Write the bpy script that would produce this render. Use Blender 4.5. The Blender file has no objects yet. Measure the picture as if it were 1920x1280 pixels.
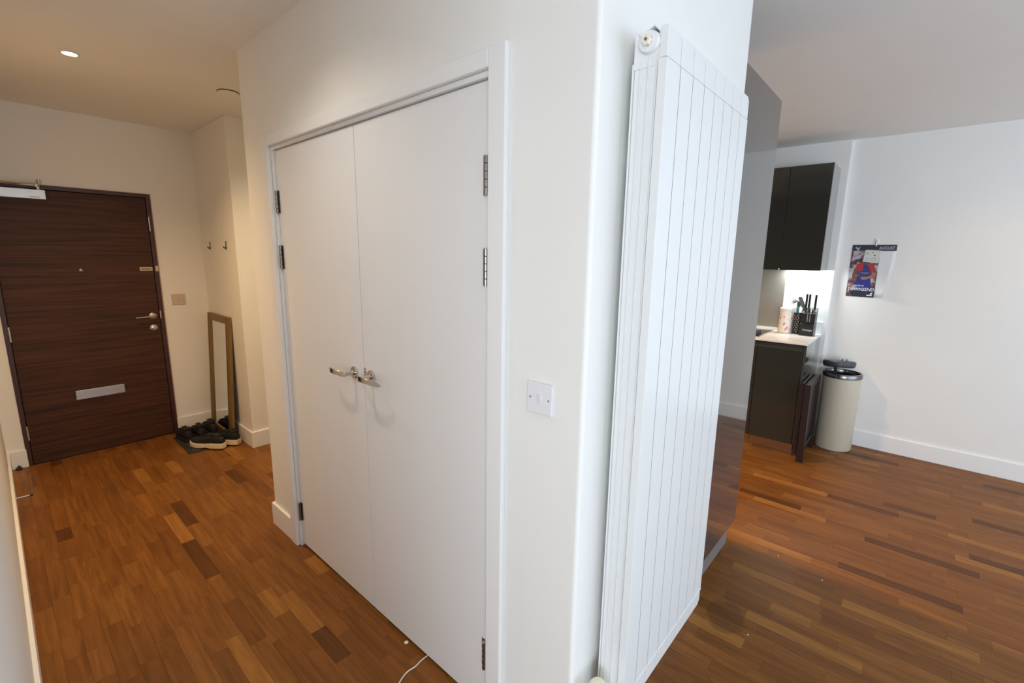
import bpy, bmesh, math, random
from mathutils import Vector, Matrix
random.seed(7)
PI = math.pi
S = bpy.context.scene
COL = S.collection

# ---------------------------------------------------------------- camera
def basis():
    yaw, pit, rol = [math.radians(a) for a in (41.3558, -10.4814, .8493)]
    F = Vector((math.cos(yaw)*math.cos(pit), math.sin(yaw)*math.cos(pit), math.sin(pit)))
    R = Vector((math.sin(yaw), -math.cos(yaw), 0)); U = R.cross(F)
    return F, math.cos(rol)*R + math.sin(rol)*U, -math.sin(rol)*R + math.cos(rol)*U
F, R, U = basis()
cam_data = bpy.data.cameras.new('camera')
cam = bpy.data.objects.new('camera', cam_data); COL.objects.link(cam)
cam.matrix_world = Matrix(((R.x, U.x, -F.x, -.9795), (R.y, U.y, -F.y, -.6129), (R.z, U.z, -F.z, 1.6139), (0, 0, 0, 1)))
cam_data.sensor_width = 36; cam_data.lens = 863.29/1920*36; cam_data.clip_start = .01
S.camera = cam

# ---------------------------------------------------------------- world, light, exposure
S.view_settings.view_transform = 'Standard'; S.view_settings.look = 'None'
S.view_settings.gamma = 1; S.view_settings.use_curve_mapping = False
S.view_settings.exposure = 0.0
S.cycles.use_denoising = True
S.cycles.max_bounces = 10; S.cycles.diffuse_bounces = 6; S.cycles.glossy_bounces = 4
S.cycles.sample_clamp_indirect = 4
W = bpy.data.worlds.new('world'); S.world = W; W.use_nodes = True
W.node_tree.nodes['Background'].inputs[0].default_value = (.74, .86, 1, 1)
W.node_tree.nodes['Background'].inputs[1].default_value = 1.2

def area(name, loc, aim, sx, sy, power, col, spread=PI):
    l = bpy.data.lights.new(name, 'AREA'); l.shape = 'RECTANGLE'; l.size = sx; l.size_y = sy
    l.energy = power; l.color = col; l.spread = spread
    o = bpy.data.objects.new(name, l); COL.objects.link(o); o.location = loc
    o.rotation_euler = Vector(aim).to_track_quat('-Z', 'Y').to_euler()
    return o
WAX, WBY = 1.3, -2.4
# daylight through the wide window at the living-room end
area('window_daylight', (WAX, -4.57, 1.33), (0, 1, .12), 4.6, 2.0, 78, (.64, .81, 1.0))
area('side_window_daylight', (-2.97, WBY, 1.33), (1, .12, -.04), 2.4, 1.5, 97, (.83, .925, 1.0))
def spot(name, loc, power, col, angle=120, blend=.8, radius=.035):
    l = bpy.data.lights.new(name, 'SPOT'); l.energy = power; l.color = col
    l.spot_size = math.radians(angle); l.spot_blend = blend; l.shadow_soft_size = radius
    o = bpy.data.objects.new(name, l); COL.objects.link(o); o.location = loc
    return o
WARM = (1, .64, .30)
HALL_LIGHT = (-.551, 2.836, 2.612)

# ---------------------------------------------------------------- materials
def mat(name, col=(.8, .8, .8), rough=.5, metal=0, spec=.5, emit=None, estr=0, coat=0):
    m = bpy.data.materials.new(name); m.use_nodes = True
    b = m.node_tree.nodes['Principled BSDF']
    b.inputs['Base Color'].default_value = (*col, 1); b.inputs['Roughness'].default_value = rough
    b.inputs['Metallic'].default_value = metal; b.inputs['Specular IOR Level'].default_value = spec
    b.inputs['Coat Weight'].default_value = coat
    if emit: b.inputs['Emission Color'].default_value = (*emit, 1); b.inputs['Emission Strength'].default_value = estr
    return m
def N(m, t, **k):
    n = m.node_tree.nodes.new(t)
    for a, v in k.items(): setattr(n, a, v)
    return n
def link(m, a, b): m.node_tree.links.new(a, b)
def bump_noise(m, scale, strength, dist=.002, stretch=None):
    b = m.node_tree.nodes['Principled BSDF']
    tc = N(m, 'ShaderNodeNewGeometry'); src = tc.outputs['Position']
    if stretch:
        mp = N(m, 'ShaderNodeMapping'); mp.inputs['Scale'].default_value = stretch
        link(m, src, mp.inputs['Vector']); src = mp.outputs['Vector']
    nz = N(m, 'ShaderNodeTexNoise'); nz.inputs['Scale'].default_value = scale; nz.inputs['Detail'].default_value = 4
    link(m, src, nz.inputs['Vector'])
    bp = N(m, 'ShaderNodeBump'); bp.inputs['Strength'].default_value = strength; bp.inputs['Distance'].default_value = dist
    link(m, nz.outputs['Fac'], bp.inputs['Height']); link(m, bp.outputs['Normal'], b.inputs['Normal'])
    return nz
def paint(name, col, rough, var=.025, scale=3, bump=.08):
    m = mat(name, col, rough, spec=.3); b = m.node_tree.nodes['Principled BSDF']
    nz = bump_noise(m, 120, bump, .0006)
    g = N(m, 'ShaderNodeNewGeometry'); n2 = N(m, 'ShaderNodeTexNoise'); n2.inputs['Scale'].default_value = scale
    link(m, g.outputs['Position'], n2.inputs['Vector'])
    r = N(m, 'ShaderNodeValToRGB'); r.color_ramp.elements[0].color = (*[c*(1-var) for c in col], 1)
    r.color_ramp.elements[1].color = (*[min(1, c*(1+var)) for c in col], 1)
    link(m, n2.outputs['Fac'], r.inputs['Fac']); link(m, r.outputs['Color'], b.inputs['Base Color'])
    return m
M = {}
M['wall'] = paint('wall_paint', (.80, .79, .765), .7)
M['ceiling'] = paint('ceiling_paint', (.82, .80, .765), .85)
M['trim'] = paint('satin_trim', (.80, .80, .80), .35, .01, 2, .02)
M['door_white'] = paint('door_paint', (.775, .775, .785), .38, .015, 2, .03)
M['rad'] = mat('radiator_enamel', (.78, .79, .79), .2)
M['seam_shade'] = mat('seam_shade_grey', (.22, .225, .23), .8)  # dark grey standing in for the shade between radiator sections
M['plug'] = mat('cream_plastic', (.80, .76, .66), .35)
M['valve'] = mat('valve_cream', (.86, .80, .62), .4)
M['chrome'] = mat('chrome', (.60, .58, .56), .14, 1)
M['steel'] = mat('satin_steel', (.56, .54, .51), .3, 1)
bump_noise(M['steel'], 40, .05, .0005, (1, 1, 40))
M['pale_metal'] = mat('pale_painted_metal', (.62, .63, .62), .35, .6)
M['black'] = mat('black_plastic', (.012, .013, .014), .35)
M['darkgrey'] = mat('dark_grey_plastic', (.045, .055, .058), .38)
M['plate'] = mat('white_plastic', (.76, .76, .79), .3)
M['socket_cream'] = mat('aged_plastic', (.55, .46, .38), .4)
M['screw'] = mat('screw_grey', (.25, .24, .24), .4, .7)
M['glow'] = mat('lamp_glow', (1, 1, 1), .5, emit=(1, .80, .50), estr=25)
M['glow_cool'] = mat('strip_glow', (1, 1, 1), .5, emit=(.9, .97, 1), estr=12)
M['glass_black'] = mat('hob_glass', (.03, .03, .032), .06)
M['worktop'] = paint('worktop_stone', (.78, .74, .69), .22, .02, 30, .01)
M['upstand'] = paint('upstand_stone', (.72, .74, .76), .25, .01, 30, .01)
M['gloss_dark'] = mat('charcoal_gloss', (.030, .030, .025), .10, coat=.4)
M['gloss_dark_edge'] = mat('charcoal_edge', (.055, .050, .045), .25)
# the tall unit's end panel: mid-grey lacquer with a mirror-like coat
M['gloss_grey'] = mat('grey_gloss', (.05, .052, .053), .10, 0, .3, coat=1)
M['gloss_grey'].node_tree.nodes['Principled BSDF'].inputs['Coat IOR'].default_value = 1.36
M['gloss_grey'].node_tree.nodes['Principled BSDF'].inputs['Coat Roughness'].default_value = .04
M['plinth_grey'] = mat('plinth_grey', (.21, .19, .19), .3)
M['plinth_metal'] = mat('plinth_metal', (.62, .56, .50), .22, 1)
M['espresso'] = mat('espresso_wood', (.022, .011, .011), .35)
bump_noise(M['espresso'], 20, .06, .001, (1, 1, 12))
M['dark_steel'] = mat('dark_steel', (.22, .21, .21), .25, 1)
M['hinge_steel'] = mat('hinge_steel', (.30, .28, .26), .28, 1)
M['bin'] = mat('bin_cream', (.58, .52, .41), .32)
M['gold'] = mat('antique_gold', (.27, .17, .06), .42, .55)
bump_noise(M['gold'], 150, .3, .0015)
M['mirror'] = mat('mirror_glass', (.80, .82, .80), .02, 1)
M['rubber'] = mat('mat_rubber', (.018, .019, .018), .8)
M['ribs'] = mat('mat_ribs', (.075, .068, .05), .9)
M['shoe'] = mat('black_mesh', (.006, .006, .007), .75); bump_noise(M['shoe'], 300, .4, .001)
M['shoe_in'] = mat('shoe_lining', (.012, .012, .014), .9)
M['sole'] = mat('sole_cream', (.72, .62, .42), .6)
M['sole_black'] = mat('sole_black', (.012, .012, .012), .7)
M['cable'] = mat('cable_white', (.8, .77, .70), .45)
M['white_ceramic'] = mat('jar_white', (.82, .78, .72), .3)
M['paper'] = mat('paper', (.72, .72, .74), .55)
M['navy'] = mat('print_navy', (.012, .014, .035), .45)
M['ink_white'] = mat('print_white', (.75, .75, .78), .5)
M['ink_grey'] = mat('print_grey', (.38, .38, .42), .5)
M['teal'] = mat('teal_plastic', (.03, .22, .30), .35)
M['grey_nylon'] = mat('grey_nylon', (.13, .16, .17), .4)
M['door_frame'] = mat('dark_frame', (.050, .018, .014), .4)
M['frame_edge'] = mat('frame_edge', (.34, .19, .15), .5)
for k, c in dict(p_red=(.42, .02, .02), p_blue=(.02, .03, .16), p_skin=(.15, .055, .03), p_skin2=(.32, .14, .08), p_dark=(.02, .014, .014),
                 p_blueshort=(.012, .018, .20), p_note=(.62, .62, .57), p_green=(.30, .55, .42), p_orange=(.55, .30, .24), p_yellow=(.6, .45, .1), p_pink=(.75, .30, .38)).items():
    M[k] = mat(k.replace('p_', 'print_tone_'), c, .5)

# walnut veneer with horizontal grain
m = M['walnut'] = mat('walnut_veneer', (.05, .025, .015), .5, spec=.25)
b = m.node_tree.nodes['Principled BSDF']
g = N(m, 'ShaderNodeNewGeometry'); mp = N(m, 'ShaderNodeMapping'); mp.inputs['Scale'].default_value = (1.1, 1, 34)
link(m, g.outputs['Position'], mp.inputs['Vector'])
nz = N(m, 'ShaderNodeTexNoise'); nz.inputs['Scale'].default_value = 1.6; nz.inputs['Detail'].default_value = 6; nz.inputs['Roughness'].default_value = .62
nz.inputs['Distortion'].default_value = .35
link(m, mp.outputs['Vector'], nz.inputs['Vector'])
r = N(m, 'ShaderNodeValToRGB'); e = r.color_ramp.elements
e[0].position = .32; e[0].color = (.026, .012, .006, 1); e[1].position = .68; e[1].color = (.085, .032, .016, 1)
x = r.color_ramp.elements.new(.5); x.color = (.060, .022, .010, 1)
link(m, nz.outputs['Fac'], r.inputs['Fac']); link(m, r.outputs['Color'], b.inputs['Base Color'])

# oak strips: tone comes from a per-strip colour attribute, grain follows world Y
m = M['oak'] = mat('oak_strip', (.2, .09, .04), .36, spec=.2)
b = m.node_tree.nodes['Principled BSDF']
at = N(m, 'ShaderNodeAttribute'); at.attribute_name = 'tone'
sep = N(m, 'ShaderNodeSeparateColor'); link(m, at.outputs['Color'], sep.inputs['Color'])
g = N(m, 'ShaderNodeNewGeometry'); add = N(m, 'ShaderNodeVectorMath', operation='ADD')
sc = N(m, 'ShaderNodeVectorMath', operation='SCALE'); sc.inputs['Scale'].default_value = 37
link(m, at.outputs['Color'], sc.inputs[0]); link(m, g.outputs['Position'], add.inputs[0]); link(m, sc.outputs['Vector'], add.inputs[1])
mp = N(m, 'ShaderNodeMapping'); mp.inputs['Scale'].default_value = (26, 1.7, 1); link(m, add.outputs['Vector'], mp.inputs['Vector'])
nz = N(m, 'ShaderNodeTexNoise'); nz.inputs['Scale'].default_value = 1.8; nz.inputs['Detail'].default_value = 7; nz.inputs['Roughness'].default_value = .6; nz.inputs['Distortion'].default_value = .6
link(m, mp.outputs['Vector'], nz.inputs['Vector'])
r1 = N(m, 'ShaderNodeValToRGB'); e = r1.color_ramp.elements
e[0].position = .0; e[0].color = (.100, .036, .0085, 1); e[1].position = 1; e[1].color = (.280, .120, .026, 1)
x = e.new(.25); x.color = (.172, .064, .013, 1); x = e.new(.75); x.color = (.218, .086, .018, 1)
link(m, sep.outputs[0], r1.inputs['Fac'])
r2 = N(m, 'ShaderNodeValToRGB'); e = r2.color_ramp.elements
e[0].position = .28; e[0].color = (.52, .48, .44, 1); e[1].position = .62; e[1].color = (1.08, 1.06, 1.04, 1)
link(m, nz.outputs['Fac'], r2.inputs['Fac'])
mx = N(m, 'ShaderNodeMix', data_type='RGBA', blend_type='MULTIPLY'); mx.inputs['Factor'].default_value = .85
link(m, r1.outputs['Color'], mx.inputs['A']); link(m, r2.outputs['Color'], mx.inputs['B'])
# a darker damp stain on the boards below the radiator, its own irregular outline
n3 = N(m, 'ShaderNodeTexNoise'); n3.inputs['Scale'].default_value = 9; link(m, g.outputs['Position'], n3.inputs['Vector'])
off = N(m, 'ShaderNodeVectorMath', operation='SCALE'); off.inputs['Scale'].default_value = .10; link(m, n3.outputs['Color'], off.inputs[0])
p2 = N(m, 'ShaderNodeVectorMath', operation='ADD'); link(m, g.outputs['Position'], p2.inputs[0]); link(m, off.outputs['Vector'], p2.inputs[1])
dm = N(m, 'ShaderNodeMapping'); dm.inputs['Location'].default_value = (-1.135, .085, 0); link(m, p2.outputs['Vector'], dm.inputs['Vector'])
dv = N(m, 'ShaderNodeMapping'); dv.inputs['Scale'].default_value = (1.0, 1.15, 0); dv.inputs['Rotation'].default_value = (0, 0, .6); link(m, dm.outputs['Vector'], dv.inputs['Vector'])
ln = N(m, 'ShaderNodeVectorMath', operation='LENGTH'); link(m, dv.outputs['Vector'], ln.inputs[0])
mr = N(m, 'ShaderNodeMapRange'); mr.inputs['From Min'].default_value = .095; mr.inputs['From Max'].default_value = .110; mr.inputs['To Min'].default_value = .66; mr.inputs['To Max'].default_value = 1
link(m, ln.outputs['Value'], mr.inputs['Value'])
vm = N(m, 'ShaderNodeVectorMath', operation='SCALE'); link(m, mx.outputs['Result'], vm.inputs[0]); link(m, mr.outputs['Result'], vm.inputs['Scale'])
link(m, vm.outputs['Vector'], b.inputs['Base Color'])
mr2 = N(m, 'ShaderNodeMapRange'); mr2.inputs['To Min'].default_value = .38; mr2.inputs['To Max'].default_value = .48
link(m, nz.outputs['Fac'], mr2.inputs['Value']); link(m, mr2.outputs['Result'], b.inputs['Roughness'])
bp = N(m, 'ShaderNodeBump'); bp.inputs['Strength'].default_value = .12; bp.inputs['Distance'].default_value = .001
link(m, nz.outputs['Fac'], bp.inputs['Height']); link(m, bp.outputs['Normal'], b.inputs['Normal'])
M['subfloor'] = mat('subfloor', (.07, .03, .014), .8)

# brushed steel splashback with soft vertical bands
m = M['splash'] = mat('brushed_splashback', (.50, .46, .40), .42, .8)
bump_noise(m, 60, .05, .0005, (1, 1, 60))
# printed crowd behind the player
m = M['crowd'] = mat('print_crowd', (.3, .2, .2), .5)
b = m.node_tree.nodes['Principled BSDF']; g = N(m, 'ShaderNodeNewGeometry')
nz = N(m, 'ShaderNodeTexNoise'); nz.inputs['Scale'].default_value = 26; nz.inputs['Detail'].default_value = 1
link(m, g.outputs['Position'], nz.inputs['Vector'])
r = N(m, 'ShaderNodeValToRGB'); e = r.color_ramp.elements
e[0].position = .34; e[0].color = (.035, .03, .05, 1); e[1].position = .64; e[1].color = (.42, .40, .48, 1)
x = e.new(.45); x.color = (.16, .05, .05, 1); x = e.new(.54); x.color = (.24, .15, .14, 1)
link(m, nz.outputs['Fac'], r.inputs['Fac']); link(m, r.outputs['Color'], b.inputs['Base Color'])
# floral jar: pink and yellow blots on cream
m = M['floral'] = mat('floral_print', (.8, .75, .65), .35)
b = m.node_tree.nodes['Principled BSDF']; g = N(m, 'ShaderNodeNewGeometry')
nz = N(m, 'ShaderNodeTexNoise'); nz.inputs['Scale'].default_value = 30; nz.inputs['Detail'].default_value = 1
link(m, g.outputs['Position'], nz.inputs['Vector'])
r = N(m, 'ShaderNodeValToRGB'); e = r.color_ramp.elements
e[0].position = .36; e[0].color = (.62, .20, .26, 1); e[1].position = .72; e[1].color = (.75, .55, .30, 1)
x = e.new(.41); x.color = (.82, .74, .66, 1); x = e.new(.66); x.color = (.82, .77, .68, 1)
link(m, nz.outputs['Fac'], r.inputs['Fac']); link(m, r.outputs['Color'], b.inputs['Base Color'])

# ---------------------------------------------------------------- builders
def root_matrix(o):
    mtx = Matrix.LocRotScale(o.location, o.rotation_euler, o.scale)
    return mtx
class MB:
    def __init__(s): s.v = []; s.f = []
    def add(s, vs, fs):
        k = len(s.v); s.v += [Vector(p) for p in vs]; s.f += [[i+k for i in f] for f in fs]; return s
    def box(s, x0, x1, y0, y1, z0, z1):
        x0, x1 = sorted((x0, x1)); y0, y1 = sorted((y0, y1)); z0, z1 = sorted((z0, z1))
        return s.add([(x0, y0, z0), (x1, y0, z0), (x1, y1, z0), (x0, y1, z0), (x0, y0, z1), (x1, y0, z1), (x1, y1, z1), (x0, y1, z1)],
                     [(0, 3, 2, 1), (4, 5, 6, 7), (0, 1, 5, 4), (1, 2, 6, 5), (2, 3, 7, 6), (3, 0, 4, 7)])
    def prism(s, pts, a, b, axis=2):
        """polygon extruded from a to b along axis; pts are the other two coordinates in order"""
        def P(p, c):
            q = [0, 0, 0]; o = [i for i in range(3) if i != axis]; q[o[0]] = p[0]; q[o[1]] = p[1]; q[axis] = c; return q
        n = len(pts)
        vs = [P(p, a) for p in pts]+[P(p, b) for p in pts]
        fs = [list(range(n))[::-1], list(range(n, 2*n))]+[(i, (i+1) % n, (i+1) % n+n, i+n) for i in range(n)]
        return s.add(vs, fs)
    def tube(s, pts, r, seg=10, caps=True):
        pts = [Vector(p) for p in pts]; n = len(pts); rs = r if isinstance(r, (list, tuple)) else [r]*n
        rings = []; up = None
        for i, p in enumerate(pts):
            t = (pts[min(i+1, n-1)]-pts[max(i-1, 0)]).normalized()
            if up is None: up = Vector((0, 0, 1)) if abs(t.z) < .9 else Vector((1, 0, 0))
            a = t.cross(up).normalized(); c = a.cross(t).normalized(); up = c
            rings.append([p+(a*math.cos(2*PI*k/seg)+c*math.sin(2*PI*k/seg))*rs[i] for k in range(seg)])
        vs = [q for rg in rings for q in rg]
        fs = [(i*seg+k, i*seg+(k+1) % seg, (i+1)*seg+(k+1) % seg, (i+1)*seg+k) for i in range(n-1) for k in range(seg)]
        if caps: fs += [list(range(seg))[::-1], list(range((n-1)*seg, n*seg))]
        return s.add(vs, fs)
    def lathe(s, prof, c, axis=(0, 0, 1), seg=32, caps=True):
        """prof: list of (radius, distance along axis)"""
        ax = Vector(axis).normalized(); up = Vector((0, 0, 1)) if abs(ax.z) < .9 else Vector((1, 0, 0))
        a = ax.cross(up).normalized(); b2 = ax.cross(a).normalized(); c = Vector(c)
        vs = [c+ax*h+(a*math.cos(2*PI*k/seg)+b2*math.sin(2*PI*k/seg))*max(r, 1e-5) for r, h in prof for k in range(seg)]
        n = len(prof)
        fs = [(i*seg+k, i*seg+(k+1) % seg, (i+1)*seg+(k+1) % seg, (i+1)*seg+k) for i in range(n-1) for k in range(seg)]
        if caps: fs += [list(range(seg))[::-1], list(range((n-1)*seg, n*seg))]
        return s.add(vs, fs)
    def loft(s, rings):
        n = len(rings[0]); vs = [p for r in rings for p in r]
        fs = [(i*n+k, i*n+(k+1) % n, (i+1)*n+(k+1) % n, (i+1)*n+k) for i in range(len(rings)-1) for k in range(n)]
        fs += [list(range(n))[::-1], list(range((len(rings)-1)*n, len(rings)*n))]
        return s.add(vs, fs)
    def build(s, name, m, parent=None, local=False, bevel=0, smooth=False, seg=2, **props):
        vs = s.v; loc = Vector((0, 0, 0))
        if parent is None and not local:
            lo = Vector([min(v[i] for v in vs) for i in range(3)]); hi = Vector([max(v[i] for v in vs) for i in range(3)])
            loc = Vector(((lo.x+hi.x)/2, (lo.y+hi.y)/2, lo.z)); vs = [v-loc for v in vs]
        me = bpy.data.meshes.new(name); me.from_pydata([tuple(v) for v in vs], [], s.f)
        bm = bmesh.new(); bm.from_mesh(me); bmesh.ops.recalc_face_normals(bm, faces=bm.faces); bm.to_mesh(me); bm.free()
        me.materials.append(M[m] if isinstance(m, str) else m)
        if smooth:
            for p in me.polygons: p.use_smooth = True
            me.set_sharp_from_angle(angle=math.radians(38))
        o = bpy.data.objects.new(name, me); COL.objects.link(o); o.location = loc
        if parent:
            o.parent = parent
            if not local:
                mtx = Matrix(); q = parent
                while q: mtx = root_matrix(q) @ (q.matrix_parent_inverse if q.parent else Matrix()) if not q.parent else mtx; q = q.parent
                o.matrix_parent_inverse = mtx.inverted() if not parent.parent else Matrix()
        if bevel:
            bv = o.modifiers.new('bevel', 'BEVEL'); bv.width = bevel; bv.segments = seg; bv.limit_method = 'ANGLE'; bv.angle_limit = math.radians(40)
        for k, v in props.items(): o[k] = v
        return o
def thing(name, label, cat, loc=(0, 0, 0), rot=(0, 0, 0), group=None, kind=None):
    o = bpy.data.objects.new(name, None); COL.objects.link(o); o.location = loc; o.rotation_euler = rot
    o.empty_display_size = .05; o['label'] = label
    if cat: o['category'] = cat
    if group: o['group'] = group
    if kind: o['kind'] = kind
    return o
def struct(name, mb, m, label, bevel=0, cat=None, seg=2):
    o = mb.build(name, m, bevel=bevel, seg=seg); o['kind'] = 'structure'; o['label'] = label
    if cat: o['category'] = cat
    return o
def text_mesh(txt, size, origin, right, up, name, m, parent, shear=0, xs=1.0, off=0, depth=.0002):
    c = bpy.data.curves.new('t', 'FONT'); c.body = txt; c.size = size; c.extrude = depth; c.shear = shear; c.offset = off; c.resolution_u = 2
    t = bpy.data.objects.new('t', c); COL.objects.link(t)
    dg = bpy.context.evaluated_depsgraph_get(); me = bpy.data.meshes.new_from_object(t.evaluated_get(dg))
    right = Vector(right).normalized(); up = Vector(up).normalized(); nrm = right.cross(up); origin = Vector(origin)
    vs = [origin+right*v.co.x*xs+up*v.co.y+nrm*v.co.z for v in me.vertices]; fs = [list(p.vertices) for p in me.polygons]
    bpy.data.objects.remove(t); bpy.data.curves.remove(c); bpy.data.meshes.remove(me)
    return MB().add(vs, fs).build(name, m, parent)

H = 2.612; BB = .137; BT = .015
YL = 2.132; XW = 1.0645; YD = 4.264; XS = .333; YC = 3.416; XL = -1.049; XK = 3.93; XR = 3.98

# ---------------------------------------------------------------- room shell
def arc(cx, cy, r, a0, a1, n=6): return [(cx+r*math.cos(a0+(a1-a0)*i/n), cy+r*math.sin(a0+(a1-a0)*i/n)) for i in range(n+1)]
OY0, OY1, OZ = .333, 1.816, 2.114
rc = .012
corner = arc(rc, rc, rc, 1.5*PI, PI)
low = arc(XW-.004, .004, .004, 0, -.5*PI, 3)+corner+[(0, OY0), (.11, OY0), (.11, OY1), (0, OY1)]+arc(.004, YL-.004, .004, PI, .5*PI, 3)+[(XW, YL)]
full = arc(XW-.004, .004, .004, 0, -.5*PI, 3)+corner+arc(.004, YL-.004, .004, PI, .5*PI, 3)+[(XW, YL)]
mb = MB().prism(low, 0, OZ).prism(full, OZ, H)
struct('wall_closet', mb, 'wall', 'white painted wall block around the double closet doors and behind the radiator')
struct('wall_left', MB().box(XL-.1, XL, -.25, YD+.1, 0, H), 'wall', 'white hallway wall at the left edge')
struct('wall_entry', MB().box(XL-.1, -.952, YD, YD+.12, 0, H).box(-.952, -.002, YD, YD+.12, 2.07, H).box(-.002, XS, YD, YD+.12, 0, H), 'wall', 'cream hallway end wall around the dark entrance door')
struct('wall_hall_side', MB().box(XS, 3.3, YC, YD+.12, 0, H), 'wall', 'projecting hallway wall corner with coat hooks and mirror', bevel=.004)
struct('wall_corridor', MB().box(3.3, 3.4, YL-.2, YD+.12, 0, H), 'wall', 'end wall of the side corridor beyond the closet')
struct('wall_kitchen_back', MB().box(XW, 3.3, 2.03, YL, 0, H).box(3.3, XK+.1, 2.03, YL, 0, H), 'wall', 'rear wall of the kitchen behind the tall unit')
struct('wall_kitchen', MB().box(XK, XK+.15, -.03, 2.03, 0, H), 'wall', 'white kitchen wall behind the cabinets and splashback', bevel=.003)
struct('wall_right', MB().box(XR, XR+.1, -4.7, -.03, 0, H), 'wall', 'bright white wall on the right where the calendar hangs')
struct('wall_living_return', MB().box(-3.0, XL-.1, -.25, -.15, 0, H), 'wall', 'living-room wall behind the hallway wall')
WX0, WX1, WZ0, WZ1 = WAX-2.35, WAX+2.35, .3, 2.36
WY0, WY1 = WBY-1.25, WBY+1.25
struct('window_2', MB().box(-3.08, -3.02, WY0, WY1, WZ0, WZ0+.05).box(-3.08, -3.02, WY0, WY1, WZ1-.05, WZ1).box(-3.08, -3.02, WY0, WY0+.05, WZ0, WZ1).box(-3.08, -3.02, WY1-.05, WY1, WZ0, WZ1).box(-3.08, -3.02, WBY-.03, WBY+.03, WZ0, WZ1), 'trim', 'side window of the living room in a white frame')
struct('wall_living_left', MB().box(-3.1, -3.0, -4.7, WY0, 0, H).box(-3.1, -3.0, WY1, .3, 0, H).box(-3.1, -3.0, WY0, WY1, 0, WZ0).box(-3.1, -3.0, WY0, WY1, WZ1, H), 'wall', 'far left living-room wall')
struct('wall_window', MB().box(-3.1, WX0, -4.7, -4.6, 0, H).box(WX1, XR+.1, -4.7, -4.6, 0, H).box(WX0, WX1, -4.7, -4.6, 0, WZ0).box(WX0, WX1, -4.7, -4.6, WZ1, H), 'wall', 'living-room wall with the wide window')
wf = struct('window_1', MB().box(WX0, WX1, -4.68, -4.62, WZ0, WZ0+.05).box(WX0, WX1, -4.68, -4.62, WZ1-.05, WZ1).box(WX0, WX0+.05, -4.68, -4.62, WZ0, WZ1).box(WX1-.05, WX1, -4.68, -4.62, WZ0, WZ1).box(WAX-.03, WAX+.03, -4.68, -4.62, WZ0, WZ1), 'trim', 'wide living-room window in a white frame')
struct('ceiling', MB().box(-3.1, XR+.15, -4.7, YD+.12, H, H+.1), 'ceiling', 'plain matt ceiling with recessed downlights')

# baseboards
def bboard(name, x0, x1, y0, y1, label): struct(name, MB().box(x0, x1, y0, y1, 0, BB), 'trim', label, bevel=.003)
bboard('baseboard_left', XL, XL+BT, -.25, YD, 'white baseboard along the left hallway wall')
struct('baseboard_entry', MB().box(XL+BT, -.948, YD-BT, YD, 0, BB).box(-.004, XS-BT, YD-BT, YD, 0, BB), 'trim', 'white baseboard either side of the entrance door', bevel=.003)
struct('baseboard_hall', MB().prism([(XS-BT, YD), (XS-BT, YC-BT), (3.3, YC-BT), (3.3, YC), (XS, YC), (XS, YD)], 0, BB), 'trim', 'white baseboard turning round the hallway corner', bevel=.003)
struct('baseboard_closet', MB().prism([(0, 1.884), (-BT, 1.884), (-BT, YL+BT), (XW, YL+BT), (XW, YL), (0, YL)], 0, BB), 'trim', 'white baseboard left of the closet doors', bevel=.003)
struct('baseboard_radiator', MB().prism([(0, .266), (-BT, .266), (-BT, -BT), (XW, -BT), (XW, 0), (0, 0)], 0, BB), 'trim', 'white baseboard below the tall radiator', bevel=.003)
bboard('baseboard_right', XR-BT, XR, -4.6, -.03, 'white baseboard along the right wall behind the bin')
bboard('baseboard_window', -3, XR-BT, -4.6, -4.6+BT, 'white baseboard below the living-room window')

# ---------------------------------------------------------------- floor of single oak strips
floor = struct('floor', MB().box(-3.1, XR+.15, -4.7, YD+.12, -.06, -.0035), 'subfloor', 'three-strip oak floor in mottled orange and dark brown tones')
FC = Vector((-.9795, -.6129, 1.6139))
SW = .0655
def seen_size(cx, cy, ln):
    d = Vector((cx, cy, 0))-FC; z = d.dot(F)
    if z < .25: return 0
    u = 960+863.3*d.dot(R)/z; v = 640-863.3*d.dot(U)/z
    if u < 20 or u > 1960 or v > 1330 or v < 700: return 0
    if 512 < u < 905 and v > 985: 
        pass
    # hidden behind the closet block, tall unit or left wall
    n = 24
    for i in range(1, n):
        q = FC+d*(i/n)
        if 0 < q.x < 1.712 and .0 < q.y < 2.13: return 0
        if q.x < XL: return 0
    return SW*ln*863**2*(1.61/d.length)/z**2
strips = []
x = -3.0; col = 0
rr = random.Random(11)
while x < XR-.001:
    x1 = min(x+SW, XR); y = -4.6-rr.random()*.4
    while y < YD:
        ln = rr.uniform(.16, .50); y1 = min(y+ln, YD)
        ya = max(y, -4.6)
        t = rr.random(); t = t**1.1
        if t > .93: t = 1
        if t < .03: t = 0
        t = .17+.66*t if 0 < t < 1 else t
        inside = (x > .03 and x1 < 1.6 and ya > .12 and y1 < 2.1)
        if y1-ya > .02 and not inside:
            if not (x1 < XL-.1 and ya > -.15):
                strips.append((x, x1, ya, y1, t, rr.random(), rr.random()))
        y = y1
    x = x1; col += 1
strips.sort(key=lambda s: -seen_size((s[0]+s[1])/2, (s[2]+s[3])/2, s[3]-s[2]))
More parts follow.
